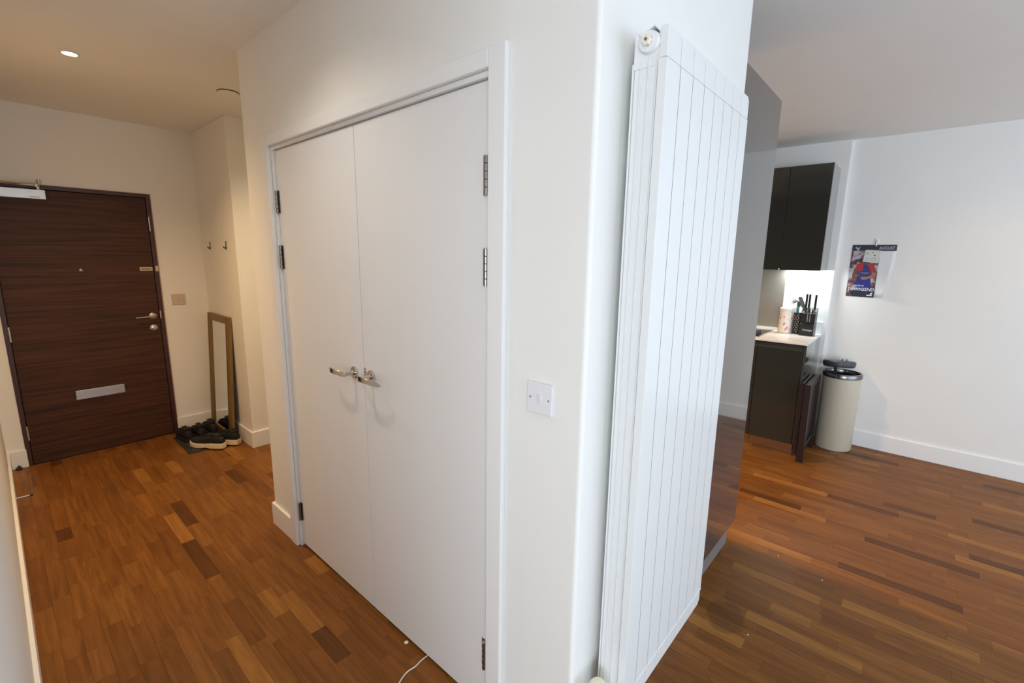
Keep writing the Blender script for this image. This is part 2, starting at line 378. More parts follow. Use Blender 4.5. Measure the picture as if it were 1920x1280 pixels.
def strip_geo(s):
    x0, x1, y0, y1 = s[:4]; g2 = .0002; c = .0003; zt = rz(s)
    vs = [(x0+g2, y0+g2, -.0035), (x1-g2, y0+g2, -.0035), (x1-g2, y1-g2, -.0035), (x0+g2, y1-g2, -.0035),
          (x0+g2, y0+g2, zt-c), (x1-g2, y0+g2, zt-c), (x1-g2, y1-g2, zt-c), (x0+g2, y1-g2, zt-c),
          (x0+g2+c, y0+g2+c, zt), (x1-g2-c, y0+g2+c, zt), (x1-g2-c, y1-g2-c, zt), (x0+g2+c, y1-g2-c, zt)]
    fs = [(8, 9, 10, 11)]+[(i, (i+1) % 4, (i+1) % 4+4, i+4) for i in range(4)]+[(i+4, (i+1) % 4+4, (i+1) % 4+8, i+8) for i in range(4)]
    return vs, fs
def rz(s): return 0
def tone(me, cols):
    a = me.color_attributes.new('tone', 'FLOAT_COLOR', 'POINT')
    flat = [c for col in cols for c in col]
    a.data.foreach_set('color', flat)
for s in strips[:300]:
    vs, fs = strip_geo(s); me = bpy.data.meshes.new('strip'); me.from_pydata(vs, [], fs)
    tone(me, [(s[4], s[5], s[6], 1)]*12); me.materials.append(M['oak'])
    o = bpy.data.objects.new('floor_strip', me); COL.objects.link(o); o.parent = floor
    o.matrix_parent_inverse = Matrix.Translation(-floor.location)
V = []; Fc = []; cl = []
for s in strips[300:]:
    vs, fs = strip_geo(s); k = len(V); V += vs; Fc += [[i+k for i in f] for f in fs]; cl += [(s[4], s[5], s[6], 1)]*12
me = bpy.data.meshes.new('strips'); me.from_pydata(V, [], Fc); tone(me, cl); me.materials.append(M['oak'])
o = bpy.data.objects.new('floor_strips', me); COL.objects.link(o); o.parent = floor; o['kind'] = 'stuff'
o.matrix_parent_inverse = Matrix.Translation(-floor.location)

# ---------------------------------------------------------------- closet double doors
LX = .012; YM = 1.078; LT = 2.094
door = thing('door_1', 'pair of plain white closet doors with chrome lever handles', None, (LX, YM, 0), kind='structure')
trim = struct('trim_1', MB().box(-.018, 0, .270, .335, 0, 2.163).box(-.018, 0, 1.814, 1.884, 0, 2.163).box(-.018, 0, .335, 1.814, 2.113, 2.163), 'trim', 'flat white architrave framing the closet doors', bevel=.0035)
MB().box(.0, .11, OY0+.0005, .350, 0, OZ).box(.0, .11, 1.800, OY1-.0005, 0, OZ).box(0, .11, .350, 1.800, 2.098, OZ-.0005).box(.056, .11, .350, 1.8, 2.07, 2.098).build('door_lining', 'trim', door, bevel=.0015)
lr = MB().box(LX, LX+.044, .3535, YM-.0015, .016, LT).build('door_leaf', 'door_white', door, bevel=.0015)
ll = MB().box(LX, LX+.044, YM+.0015, 1.797, .016, LT).build('door_leaf', 'door_white', door, bevel=.0015)
def lever(leaf, y, z, dirn):
    mb = MB().lathe([(.0, 0), (.027, 0), (.027, .006), (.024, .009), (.0, .009)], (LX, y, z), (-1, 0, 0), 32, False)
    mb.build('rose', 'chrome', leaf, smooth=True)
    mb = MB().lathe([(.0105, .008), (.0095, .02), (.0095, .052)], (LX, y, z), (-1, 0, 0), 16)
    # flat blade that bows gently back towards the door
    n = 10; rings = []
    for i in range(n+1):
        t = i/n; yy = y+dirn*(-.010+.142*t); xx = LX-.052-.012*math.sin(PI*min(1, t*1.0))+.006*t
        hw = .0105 if 0 < i < n else .0085; th = .0045 if i < n else .003; zz = z+.003*math.sin(PI*t)
        rings.append([(xx-th, yy, zz-hw), (xx+th, yy, zz-hw), (xx+th, yy, zz+hw), (xx-th, yy, zz+hw)])
    mb.loft(rings)
    mb.build('handle', 'chrome', leaf, bevel=.0015, smooth=True)
lever(ll, 1.150, 1.117, 1); lever(lr, 1.022, 1.122, -1)
MB().box(LX-.003, LX+.001, YM-.0165, YM-.0015, 1.108, 1.152).build('latch_plate', 'chrome', lr, bevel=.001)
def hinge(leaf, y, z0, z1, side):
    n = 5; mb = MB(); h = (z1-z0)/n
    for i in range(n): mb.lathe([(.0064, 0), (.0078, .0008), (.0078, h-.0014), (.0064, h-.0004)], (LX-.009, y, z0+i*h), (0, 0, 1), 12)
    mb.box(LX-.0025, LX-.0004, y, y-side*.018, z0, z1)
    mb.build('hinge', 'hinge_steel', leaf, smooth=True)
for z0, z1 in ((1.80, 1.905), (1.53, 1.645), (.155, .26)): hinge(ll, 1.7915, z0+.005, z1+.005, 1)
for z0, z1 in ((1.785, 1.895), (1.525, 1.635), (.19, .30)): hinge(lr, .3595, z0, z1, -1)

# ---------------------------------------------------------------- entrance door
ed = thing('door_2', 'dark walnut-veneered entrance door with letter plate', None, (-.48, YD, 0), kind='structure')
MB().box(-.952, -.925, YD-.006, YD+.11, 0, 2.07).box(-.034, -.006, YD-.006, YD+.11, 0, 2.07).box(-.925, -.034, YD-.006, YD+.11, 2.042, 2.07).build('door_frame', 'door_frame', ed, bevel=.002)
MB().box(-.952, -.905, YD+.055, YD+.11, 0, 2.07).box(-.052, -.006, YD+.055, YD+.11, 0, 2.07).box(-.905, -.052, YD+.055, YD+.11, 2.02, 2.07).build('door_stop_rebate', 'door_frame', ed)
MB().box(-.921, -.037, YD+.06, YD+.10, -.003, .006).build('threshold', 'door_frame', ed)
MB().box(-.006, .0, YD-.010, YD+.004, 0, 2.074).box(-.952, -.006, YD-.010, YD+.004, 2.070, 2.073).build('frame_edging', 'frame_edge', ed)
leaf = MB().box(-.921, -.037, YD+.004, YD+.054, .006, 2.038).build('door_leaf', 'walnut', ed, bevel=.0015)
LY = YD+.004
pl = MB().box(-.633, -.331, LY-.008, LY, .449, .521).build('letter_plate', 'steel', leaf, bevel=.004)
MB().box(-.633, -.331, LY-.0115, LY-.008, .449, .459).build('letter_plate_lip', 'chrome', leaf)
MB().lathe([(0, 0), (.012, 0), (.012, .004), (.006, .007), (0, .007)], (-.491, LY, 1.457), (0, -1, 0), 20, False).build('peephole', 'hinge_steel', leaf, smooth=True)
MB().lathe([(0, 0), (.027, 0), (.027, .006), (.023, .009), (0, .009)], (-.082, LY, 1.069), (0, -1, 0), 28, False).build('rose', 'steel', leaf, smooth=True)
MB().tube([(-.082, LY-.008, 1.069), (-.082, LY-.05, 1.069), (-.095, LY-.058, 1.069), (-.205, LY-.056, 1.066)], [.008, .008, .0075, .006], 10).build('handle', 'steel', leaf, smooth=True)
MB().lathe([(0, 0), (.027, 0), (.027, .006), (.02, .010), (0, .010)], (-.085, LY, .968), (0, -1, 0), 28, False).box(-.089, -.081, LY-.022, LY-.008, .955, .981).build('lock_escutcheon', 'chrome', leaf, smooth=True)
MB().box(-.130, -.044, LY-.006, LY, 1.449, 1.480).build('chain_slide', 'socket_cream', leaf, bevel=.002)
MB().box(-.121, -.053, LY-.0075, LY-.0055, 1.461, 1.468).build('chain_slot', 'black', leaf)
MB().box(-.026, -.006, YD-.014, YD-.006, 1.445, 1.49).build('chain_keeper', 'socket_cream', ed, bevel=.002)
MB().box(-.033, -.026, YD-.009, YD-.005, 1.775, 1.89).build('strike_plate', 'steel', ed)
MB().box(-.033, -.026, YD-.009, YD-.005, 1.045, 1.11).build('strike_plate', 'steel', ed)
for z in (.20, .95, 1.80): MB().lathe([(.007, 0), (.007, .11)], (-.923, YD-.006, z), (0, 0, 1), 10).build('hinge', 'steel', ed, smooth=True)
cl_ = MB().box(-.915, -.622, LY-.052, LY, 1.968, 2.034).build('door_closer', 'pale_metal', leaf, bevel=.003)
MB().box(-.705, -.655, LY-.0525, LY-.051, 1.979, 1.984).build('closer_mark', 'ink_grey', leaf)
MB().lathe([(.012, 0), (.012, .022)], (-.655, LY-.03, 2.034), (0, 0, 1), 12).lathe([(.020, 0), (.020, .018)], (-.662, LY-.035, 2.052), (0, 0, 1), 14).tube([(-.662, LY-.035, 2.064), (-.70, LY-.06, 2.064), (-.86, LY-.11, 2.062)], [.011, .011, .008], 8).tube([(-.86, LY-.11, 2.066), (-.74, LY-.02, 2.07)], .006, 8).lathe([(.013, 0), (.013, .02)], (-.645, LY-.02, 2.085), (0, 0, 1), 12).build('closer_arm', 'chrome', leaf, smooth=True)

# ---------------------------------------------------------------- radiator
rad = thing('radiator', 'tall white vertical radiator of eight flat fluted sections beside the closet corner', 'radiator', (.43, -.07, .27))
X0 = .108; YF = -.1134; ZT, ZJ, ZB, ZJB = 2.134, 2.0653, .266, .3247
for k in range(8):
    a = X0+.08*k; b_ = a+.0772
    mb = MB()
    # front plate: long flat face, ends stepped back slightly above and below the joints
    mb.box(a, b_, YF, YF+.022, ZJB, ZJ)
    e2 = .012 if k == 7 else .002
    mb.prism([(a, ZJ+.0025), (b_, ZJ+.0025), (b_, ZT-e2), (b_-e2, ZT), (a, ZT)], YF+.0014, YF+.020, axis=1)
    mb.prism([(a, ZJB-.0012), (b_, ZJB-.0012), (b_, ZB+e2), (b_-e2, ZB), (a, ZB)], YF+.0014, YF+.020, axis=1)
    mb.box(a, b_, YF-.0012, YF+.006, ZJB-.001, ZJB+.0035)
    # body behind the plate with vertical ribs on its flanks
    w0, w1 = a+.006, a+.070
    mb.box(w0, w1, -.030, YF+.006, ZJB-.01, ZJ-.008)
    for yy, t in ((-.0275, .0035), (-.0475, .0022), (-.0675, .0022), (-.0885, .0022)):
        mb.box(w0-.0055, w1+.004, yy-t/2, yy+t/2, ZJB-.01, ZJ+.003+(-.0275-yy)*.2)
    mb.build('section', 'rad', rad, bevel=.0006, seg=1)
    if k: MB().box(a-.0029, a+.0001, YF+.0002, YF+.006, ZJB+.004, ZJ).box(a-.0029, a+.0001, YF+.0021, YF+.006, ZJ, ZT-.006).box(a-.0029, a+.0001, YF+.0021, YF+.006, ZB+.006, ZJB+.004).build('seam_shade_strip', 'seam_shade', rad)  # grey strips paint the shade into the gaps between sections
    # cast head of the section: a round water way between a front and a rear horn
    mb = MB()
    mb.prism([(-.028, 2.055), (-.028, 2.128), (-.034, 2.134), (-.046, 2.108), (-.050, 2.092), (-.092, 2.092), (-.100, 2.126), (YF+.007, 2.134), (YF+.007, 2.055)], a+.0035, a+.074, axis=0)
    mb.lathe([(.0235, -.006), (.0245, -.003), (.0245, .079)], (a+.0005, -.069, 2.105), (1, 0, 0), 28)
    mb.prism([(-.046, 2.110), (-.050, 2.134), (-.076, 2.143), (-.092, 2.126), (-.093, 2.105), (-.0895, 2.105), (-.0885, 2.125), (-.0755, 2.1395), (-.052, 2.131), (-.049, 2.110)], a+.003, a+.074, axis=0)
    mb.build('section_head', 'rad', rad, bevel=.0008, seg=1, smooth=True)
    mb = MB().lathe([(.0235, 0), (.0245, .003), (.0245, .079)], (a+.0005, -.069, .295), (1, 0, 0), 24)
    mb.box(a+.014, a+.064, -.030, YF+.007, .27, ZJB-.01)
    mb.build('section_foot', 'rad', rad, bevel=.0008, seg=1, smooth=True)
MB().lathe([(0, 0), (.0235, 0), (.0225, .005), (.0135, .006), (.0115, .007)], (X0-.006, -.069, 2.105), (-1, 0, 0), 28, False).build('end_plug', 'rad', rad, smooth=True)
MB().lathe([(.0115, .004), (.0122, .006), (.0122, .016), (.0108, .018), (0, .018)], (X0-.006, -.069, 2.105), (-1, 0, 0), 6, False).build('vent_nut', 'plug', rad, bevel=.001)
MB().lathe([(.0035, .018), (.0035, .0195), (0, .0195)], (X0-.006, -.069, 2.105), (-1, 0, 0), 12, False).build('vent_pin', 'gold', rad)
for xa, za in ((.05, 1.85), (.53, 1.85), (.05, .5), (.53, .5)): MB().box(X0+xa, X0+xa+.04, -.030, 0, za, za+.03).build('bracket', 'trim', rad)
MB().lathe([(.024, .305), (.028, .312), (.0285, .375), (.026, .392), (.018, .402), (0, .405)], (.048, -.062, 0), (0, 0, 1), 28).build('valve_head', 'valve', rad, smooth=True)
MB().tube([(.048, -.062, .31), (.048, -.062, .285), (X0+.001, -.069, .285)], .011, 12).tube([(.048, -.062, .30), (.048, -.062, .0)], .0075, 12).build('valve_pipe', 'chrome', rad, smooth=True)

# ---------------------------------------------------------------- wall plates
def plate(name, label, c, right, nrm, w, h, d, m, parts, cat='switch'):
    c = Vector(c); right = Vector(right); nrm = Vector(nrm); up = Vector((0, 0, 1))
    root = thing(name, label, cat, c)
    def slab(nm, cx, cz, w_, h_, d0, d1, mm, bev=.0015, taper=0):
        q = []
        for dd, tt in ((d0, 0), (d1, taper)):
            for sx, sz in ((-1, -1), (1, -1), (1, 1), (-1, 1)): q.append(c+right*(cx+sx*(w_/2-tt))+up*(cz+sz*(h_/2-tt))+nrm*dd)
        MB().add(q, [(0, 1, 2, 3), (4, 5, 6, 7), (0, 1, 5, 4), (1, 2, 6, 5), (2, 3, 7, 6), (3, 0, 4, 7)]).build(nm, mm, root, bevel=bev)
    slab('face_plate', 0, 0, w, h, 0, d, m, .0025)
    for p in parts:
        if p[0] == 'rocker':
            q = [c+right*(p[1]+sx*.0075)+up*(p[2]+z)+nrm*(d+dd) for sx in (-1, 1) for z, dd in ((-.0125, -.001), (-.0125, .001), (.0125, .0055), (.0125, -.001))]
            MB().add(q, [(0, 1, 2, 3), (4, 7, 6, 5), (0, 4, 5, 1), (1, 5, 6, 2), (2, 6, 7, 3), (3, 7, 4, 0)]).build('rocker', m, root, bevel=.0006)
        else:
            MB().lathe([(.0028, -.001), (.0028, .0004), (0, .0005)], c+right*p[1]+up*p[2]+nrm*d, nrm, 12, False).build('screw', 'screw', root)
plate('light_switch', 'white single rocker light switch on the wall between closet doors and radiator', (0, .139, 1.227), (0, -1, 0), (-1, 0, 0), .088, .088, .008, 'plate', [('rocker', 0, 0), ('screw', -.032, 0), ('screw', .032, 0)])
plate('fused_spur', 'small beige switch plate on the wall right of the entrance door', (.112, YD, 1.20), (1, 0, 0), (0, -1, 0), .10, .092, .008, 'socket_cream', [('rocker', 0, 0), ('screw', -.038, 0), ('screw', .038, 0)])

# ---------------------------------------------------------------- coat hooks
for nm, y, lab in (('far', 4.03, 'small black wall hook nearer the entrance door'), ('near', 3.632, 'small black wall hook nearer the hallway corner')):
    h = thing('coat_hook', lab, 'hook', (XS, y, 1.632), group='black hooks above the mirror')
    MB().box(XS-.003, XS, y-.009, y+.009, 1.632, 1.70).build('back_plate', 'black', h, bevel=.002)
    MB().tube([(XS-.003, y, 1.65), (XS-.012, y, 1.643), (XS-.018, y, 1.648), (XS-.019, y, 1.658)], [.005, .005, .0045, .005], 8).build('prong', 'black', h, smooth=True)

# ---------------------------------------------------------------- leaning mirror
rg = thing('rug', 'cream rug on the living-room floor below the wide window', 'rug', (1.6, -3.2, 0))  # pale slab added out of view to bounce window light onto the ceiling
MB().box(-.2, 3.4, -4.3, -2.0, 0, .012).build('pile', 'paper', rg, bevel=.004)
mr_ = thing('leaning_mirror', 'narrow gold-framed mirror leaning on the hallway wall behind the shoes', 'mirror', (.246, 3.93, .004))
ML, MH, MT, MF = .525, 1.075, .026, .062
lean = math.asin((XS-.001-.246-MT)/MH)
mr_.rotation_euler = (0, lean, 0)
def mbox(mb, y0, y1, z0, z1, x0, x1): return mb.box(x0, x1, y0, y1, z0, z1)
for nm, y0, y1, z0, z1 in (('stile', -ML/2, -ML/2+MF, 0, MH), ('stile', ML/2-MF, ML/2, 0, MH), ('rail', -ML/2+MF, ML/2-MF, MH-MF, MH), ('rail', -ML/2+MF, ML/2-MF, 0, MF)):
    mb = MB(); mbox(mb, y0, y1, z0, z1, 0, MT)
    if nm == 'stile':
        mbox(mb, y0+.004, y0+.014, z0, z1, -.006, 0); mbox(mb, y1-.014, y1-.004, z0, z1, -.006, 0); mbox(mb, y0+.024, y1-.024, z0, z1, -.003, 0)
    else:
        mbox(mb, y0, y1, z0+.004, z0+.014, -.006, 0); mbox(mb, y0, y1, z1-.014, z1-.004, -.006, 0); mbox(mb, y0, y1, z0+.024, z1-.024, -.003, 0)
    mb.build('frame_'+nm, 'gold', mr_, local=True, bevel=.002)
mb = MB(); mbox(mb, -ML/2+MF-.004, ML/2-MF+.004, MF-.004, MH-MF+.004, .006, .012); mb.build('mirror_glass', 'mirror', mr_, local=True)
mb = MB(); mbox(mb, -ML/2+.01, ML/2-.01, .01, MH-.01, .0125, MT-.002); mb.build('back_board', 'espresso', mr_, local=True)

# ---------------------------------------------------------------- doormat
mt = thing('doormat', 'dark ribbed doormat under the shoes in the hallway corner', 'doormat', (.08, 3.88, 0))
mx0, mx1, my0, my1 = -.075, .228, 3.64, 4.13
MB().box(mx0, mx1, my0, my1, 0, .006).build('base', 'rubber', mt, bevel=.002)
mb = MB(); n = 17
for i in range(n):
    xx = mx0+.045+(mx1-mx0-.09)*i/(n-1); mb.box(xx-.003, xx+.003, my0+.035, my1-.035, .006, .0095)
o = mb.build('ribs', 'ribs', mt); o['kind'] = 'stuff'

# ---------------------------------------------------------------- shoes
def shoe(name, label, cat, loc, rz_, sole_mat, thick, tall=.092, L=.285, tilt=0, roll=0, group=None, lace=True):
    t = thing(name, label, cat, loc, (roll, tilt, rz_), group=group)
    st = [(0, .020, .55, .0), (.02, .031, .86, .0), (.06, .036, 1.0, .0), (.10, .036, .98, .0), (.14, .037, .86, .002), (.18, .043, .70, .003), (.22, .046, .56, .004), (.25, .041, .46, .008), (.275, .028, .34, .014), (.285, .012, .24, .020)]
    k = L/.285; rings = []; srings = []
    for (s_, hw, hh, lift) in st:
        hw *= .98; z0 = thick*(.9 if s_ > .12 else 1.0)+lift; z1 = z0+tall*hh; r = []
        for a in range(14):
            th = 2*PI*a/14; cx, sx = math.cos(th), math.sin(th)
            y = hw*(abs(cx)**.8)*(1 if cx > 0 else -1); z = (z0+z1)/2+(z1-z0)/2*(abs(sx)**.8)*(1 if sx > 0 else -1)
            y *= 1-.35*max(0, (z-z0)/(z1-z0)-.35)
            r.append((s_*k, y, z))
        rings.append(r)
        w2 = hw+.004; zb = lift*.8+(.006 if .115 < s_ < .17 and thick > .02 else 0); zt = z0+.008
        if s_ > .12: zt = z0+.005
        srings.append([(s_*k+(.004 if s_ > .27 else -.004 if s_ < .01 else 0), y, z) for y, z in ((-w2*.86, zb), (w2*.86, zb), (w2, zb+.005), (w2*1.02, zt), (-w2*1.02, zt), (-w2, zb+.005))])
    MB().loft(rings).build('upper', 'shoe', t, local=True, smooth=True)
    MB().loft(srings).build('sole', sole_mat, t, local=True, bevel=.002)
    zc = thick+tall
    ring = [(k*(.066+.056*math.cos(2*PI*i/20)), .021*math.sin(2*PI*i/20), zc-.004-.012*math.sin(PI*abs(math.cos(2*PI*i/20)))) for i in range(21)]
    MB().tube(ring, .0068, 8, False).build('collar', 'shoe', t, local=True, smooth=True)
    MB().loft([[(k*(.066+.05*math.cos(2*PI*i/16)), .0175*math.sin(2*PI*i/16), zc-.016+dz) for i in range(16)] for dz in (0, .006)]).build('lining', 'shoe_in', t, local=True)
    MB().loft([[(k*.115, -.016, zc-.014), (k*.115, .016, zc-.014), (k*.115, .016, zc-.008), (k*.115, -.016, zc-.008)], [(k*.125, -.018, zc-.008), (k*.125, .018, zc-.008), (k*.128, .018, zc-.002), (k*.128, -.018, zc-.002)], [(k*.185, -.012, zc-.026), (k*.185, .012, zc-.026), (k*.186, .012, zc-.022), (k*.186, -.012, zc-.022)]]).build('tongue', 'shoe', t, local=True, bevel=.002)
    if lace:
        mb = MB()
        for i in range(5):
            xx = k*(.132+.014*i); zz = zc-.004-.0055*i
            mb.tube([(xx, -.024, zz-.008), (xx+.004, 0, zz+.003), (xx, .024, zz-.008)], .0022, 6)
        mb.build('laces', 'shoe', t, local=True, smooth=True)
    return t
z6 = .0096
def ang(dx, dy): return math.atan2(dy, dx)
shoe('trainer', 'black trainer with thick cream sole lying side-on at the front of the mat', 'shoe', (.152, 3.560, z6), ang(-.58, .81), 'sole', .036, .088, .285, group='black trainers with cream soles')
shoe('trainer', 'black trainer with cream heel turned to the room, by the hallway corner', 'shoe', (.264, 3.560, z6), ang(-.58, .81), 'sole', .036, .090, .25, group='black trainers with cream soles')
shoe('black_shoe', 'all-black shoe at the left end of the shoe pile', 'shoe', (-.003, 3.90, z6), ang(-.04, 1), 'sole_black', .018, .100, .265, group='all-black shoes on the mat', lace=False)
shoe('black_shoe', 'all-black shoe in the middle of the pile, behind the side-on trainer', 'shoe', (.090, 3.885, z6), ang(0, 1), 'sole_black', .018, .106, .265, group='all-black shoes on the mat', lace=False)
shoe('black_shoe', 'all-black shoe standing against the foot of the mirror', 'shoe', (.187, 3.92, z6), ang(0, 1), 'sole_black', .018, .110, .265, group='all-black shoes on the mat', lace=False)

# ---------------------------------------------------------------- door stop, cable, floor marks
ds = thing('door_stop', 'thin metal spring door stop on the left baseboard', 'door stop', (XL+BT, 3.46, .075))
MB().lathe([(.012, 0), (.012, .004), (.006, .007)], (XL+BT, 3.46, .075), (1, 0, 0), 14).build('base', 'chrome', ds, smooth=True)
MB().tube([(XL+BT+.004, 3.46, .075), (XL+BT+.062, 3.46, .075)], .0058, 10).build('rod', 'chrome', ds, smooth=True)
MB().lathe([(.007, 0), (.0075, .004), (.0075, .012), (.005, .015)], (XL+BT+.060, 3.46, .075), (1, 0, 0), 12).build('tip', 'black', ds, smooth=True)
MB().lathe([(.0065, 0), (.0065, .03), (.004, .033)], (XL+BT+.035, YD-.035, 0), (0, 0, 1), 12).box(XL+BT+.018, XL+BT+.05, YD-.05, YD-.018, 0, .018).build('cable_clip', 'black', bevel=.002, smooth=True, label='tiny dark plug in the corner left of the entrance door', category='plug')
pts = []
ctrl = [(.07, .712), (.04, .703), (-.01, .702), (-.045, .697), (-.085, .700), (-.13, .684), (-.17, .655), (-.24, .62), (-.34, .60), (-.46, .56)]
for i in range(len(ctrl)-1):
    for k in range(5):
        t = k/5; p0 = ctrl[max(i-1, 0)]; p1 = ctrl[i]; p2_ = ctrl[i+1]; p3 = ctrl[min(i+2, len(ctrl)-1)]
        f = lambda a, b, c, d: .5*((2*b)+(-a+c)*t+(2*a-5*b+4*c-d)*t*t+(-a+3*b-3*c+d)*t**3)
        pts.append((f(p0[0], p1[0], p2_[0], p3[0]), f(p0[1], p1[1], p2_[1], p3[1]), .0026))
MB().tube(pts, .0024, 8).build('white_cable', 'cable', smooth=True, label='thin white cable coming out under the right closet door', category='cable')
MB().lathe([(.0085, 0), (.0085, .0012), (0, .0014)], (.002, .822, 0), (0, 0, 1), 20).build('floor_disc', 'cable', label='small pale disc lying on the floor before the closet doors', category='disc')
for i, (x_, y_, lab) in enumerate(((1.74, -.215, 'white crumb on the floor near the tall grey unit, the largest one'), (1.67, -.43, 'white crumb on the floor, the middle one of three'), (1.03, -.245, 'white crumb on the floor nearest the radiator'))):
    MB().lathe([(.003, 0), (.0038, .001), (.0016, .0026), (0, .003)], (x_, y_, 0), (0, 0, 1), 7).build('crumb', 'paper', label=lab, category='crumb', group='white crumbs on the oak floor')

# ---------------------------------------------------------------- ceiling fittings
def downlight(loc, label, power, col=WARM, angle=140, group='recessed round ceiling downlights'):
    x_, y_, z_ = loc
    t = thing('downlight', label, 'ceiling light', loc, group=group)
    MB().lathe([(.030, -.0005), (.041, -.0005), (.043, -.003), (.041, -.005), (.031, -.006), (.030, -.0045), (.030, -.0005)], loc, (0, 0, 1), 32, False).build('bezel', 'trim', t, smooth=True)
    MB().lathe([(0, -.003), (.0298, -.003), (.0298, -.0005)], loc, (0, 0, 1), 28, False).build('lens', 'glow', t)
    spot('downlight_beam', (x_, y_, z_-.012), power, col, angle, 1.0, .03)
downlight(HALL_LIGHT, 'glowing recessed downlight in the hallway ceiling', 130)
downlight((-.551, 1.15, H), 'recessed downlight in the hallway ceiling near the closet doors', 28, (1, .92, .80))
downlight((.98, 2.80, H), 'recessed downlight over the side corridor', 72, (1, .80, .50))
downlight((3.087, -1.23, H), 'recessed downlight in the living-room ceiling, kitchen side', 22)
downlight((1.735, 1.25, H), 'recessed downlight in the kitchen ceiling beside the tall unit', 300)
downlight((2.75, 1.25, H), 'recessed downlight in the kitchen ceiling before the cabinets', 60)
vt = thing('ceiling_vent', 'round white ceiling vent cover near the closet corner', 'vent', (.185, 2.845, H))
MB().lathe([(0, -.0005), (.0625, -.0005), (.0625, -.0045), (0, -.0045)], (.185, 2.845, H), (0, 0, 1), 36, False).build('rim_gap_shade', 'gloss_dark_edge', vt)  # dark ring stands for the shadow gap under the cover's rim
MB().lathe([(0, -.0045), (.058, -.0045), (.060, -.006), (.058, -.0085), (.045, -.010), (0, -.011)], (.185, 2.845, H), (0, 0, 1), 36, False).build('cover', 'ceiling', vt, smooth=True)

# ---------------------------------------------------------------- kitchen: tall unit
TX0, TX1, TY0, TY1, TZ0, TZ1 = XW+.002, 1.712, .017, 2.028, .139, 2.381
tu = thing('tall_unit', 'tall glossy grey kitchen housing with mirror-like side panel beyond the radiator', 'cupboard', (1.39, 1.0, 0))
MB().box(TX0, TX1-.020, TY0+.019, TY1, TZ0, TZ1-.003).build('carcass', 'gloss_dark_edge', tu)
MB().prism([(TX0, TZ0), (TX1-.012, TZ0), (TX1, TZ0+.012), (TX1, TZ1-.008), (TX1-.008, TZ1), (TX0, TZ1)], TY0, TY0+.018, axis=1).build('end_panel', 'gloss_grey', tu, bevel=.001)
ys = [TY0+.020, .66, 1.3, TY1]
for i in range(3):
    MB().box(TX1-.019, TX1-.001, ys[i]+.0015, ys[i+1]-.0015, TZ0+.002, 1.20).build('door', 'gloss_dark', tu, bevel=.001)
    MB().box(TX1-.019, TX1-.001, ys[i]+.0015, ys[i+1]-.0015, 1.204, TZ1-.004).build('door', 'gloss_dark', tu, bevel=.001)
MB().box(TX0, TX1-.045, TY0+.025, TY1, 0, TZ0).build('plinth', 'plinth_grey', tu)

# ---------------------------------------------------------------- kitchen: base run
BX, BXD = 3.29, 3.31     # door front plane, carcass front
WT0, WT1 = .947, .965
def base_unit(name, label, y0, y1, kind, end=False):
    t = thing(name, label, 'cabinet', (3.6, (y0+y1)/2, 0), group='charcoal gloss base cabinets')
    MB().box(BXD, XK-.001, y0+(.02 if end else 0), y1, .10, WT0-.001).build('carcass', 'gloss_dark_edge', t)
    MB().box(BX+.018, BXD, y0+(.02 if end else .001), y1-.001, .892, WT0-.002).build('grip_rail', 'gloss_dark_edge', t)
    if end: MB().box(BX+.002, XK-.001, y0, y0+.018, .10, WT0-.001).box(BX+.03, XK-.001, y0, y0+.018, 0, .10).build('end_panel', 'gloss_grey', t, bevel=.001)
    ya = y0+(.022 if end else .0015)
    if kind == 'door': MB().box(BX, BXD-.001, ya, y1-.0015, .105, .888).build('door', 'gloss_dark', t, bevel=.0012)
    else:
        MB().box(BX, BXD-.001, ya, y1-.0015, .105, .478).build('drawer', 'gloss_dark', t, bevel=.0012)
        MB().box(BX, BXD-.001, ya, y1-.0015, .512, .888).build('drawer', 'gloss_dark', t, bevel=.0012)
        MB().box(BX+.018, BXD, ya, y1-.0015, .48, .51).build('grip_rail', 'gloss_dark_edge', t)
    MB().box(BX+.055, BX+.07, y0+(.02 if end else 0), y1, 0, .10).build('plinth', 'plinth_metal', t)
    return t
base_unit('base_cabinet', 'charcoal gloss base cabinet with one door at the near end of the worktop', .006, .362, 'door', True)
base_unit('base_cabinet', 'charcoal gloss drawer cabinet under the hob, mostly behind the tall unit', .364, .962, 'drawer')
base_unit('base_cabinet', 'charcoal gloss base cabinet furthest into the kitchen', .964, 2.02, 'door')
MB().box(3.275, XK-.001, .001, 2.028, WT0, WT1).build('worktop', 'worktop', bevel=.002, label='pale stone worktop on the kitchen base cabinets', category='worktop')
MB().box(XK-.019, XK-.001, .001, .330, WT1, 1.075).box(XK-.019, XK-.001, .330, 2.028, WT1, .987).build('upstand', 'upstand', bevel=.002, label='low pale upstand along the wall behind the knife block', category='upstand')
MB().box(XK-.008, XK-.001, .334, .96, .988, 1.528).build('splashback', 'splash', label='brushed steel splashback behind the hob', category='splashback')
hob = thing('hob', 'black glass hob with control knobs set in the worktop', 'hob', (3.6, .65, WT1))
MB().box(3.36, 3.85, .375, .94, WT1, WT1+.006).build('glass', 'glass_black', hob, bevel=.001)
for ya in (.369, .94): MB().box(3.355, 3.855, ya, ya+.006, WT1, WT1+.008).build('edge_trim', 'steel', hob)
for i in range(4):
    MB().lathe([(.019, 0), (.019, .018), (.017, .022), (0, .022)], (3.40+.05*i, .425, WT1+.006), (0, 0, 1), 16).build('knob', 'black', hob, smooth=True)
for cx_, cy_ in ((3.68, .52), (3.68, .8), (3.47, .56), (3.47, .8)):
    MB().tube([(cx_+.08*math.cos(2*PI*i/24), cy_+.08*math.sin(2*PI*i/24), WT1+.0062) for i in range(25)], .0008, 4, False).build('cooking_zone', 'ink_grey', hob)

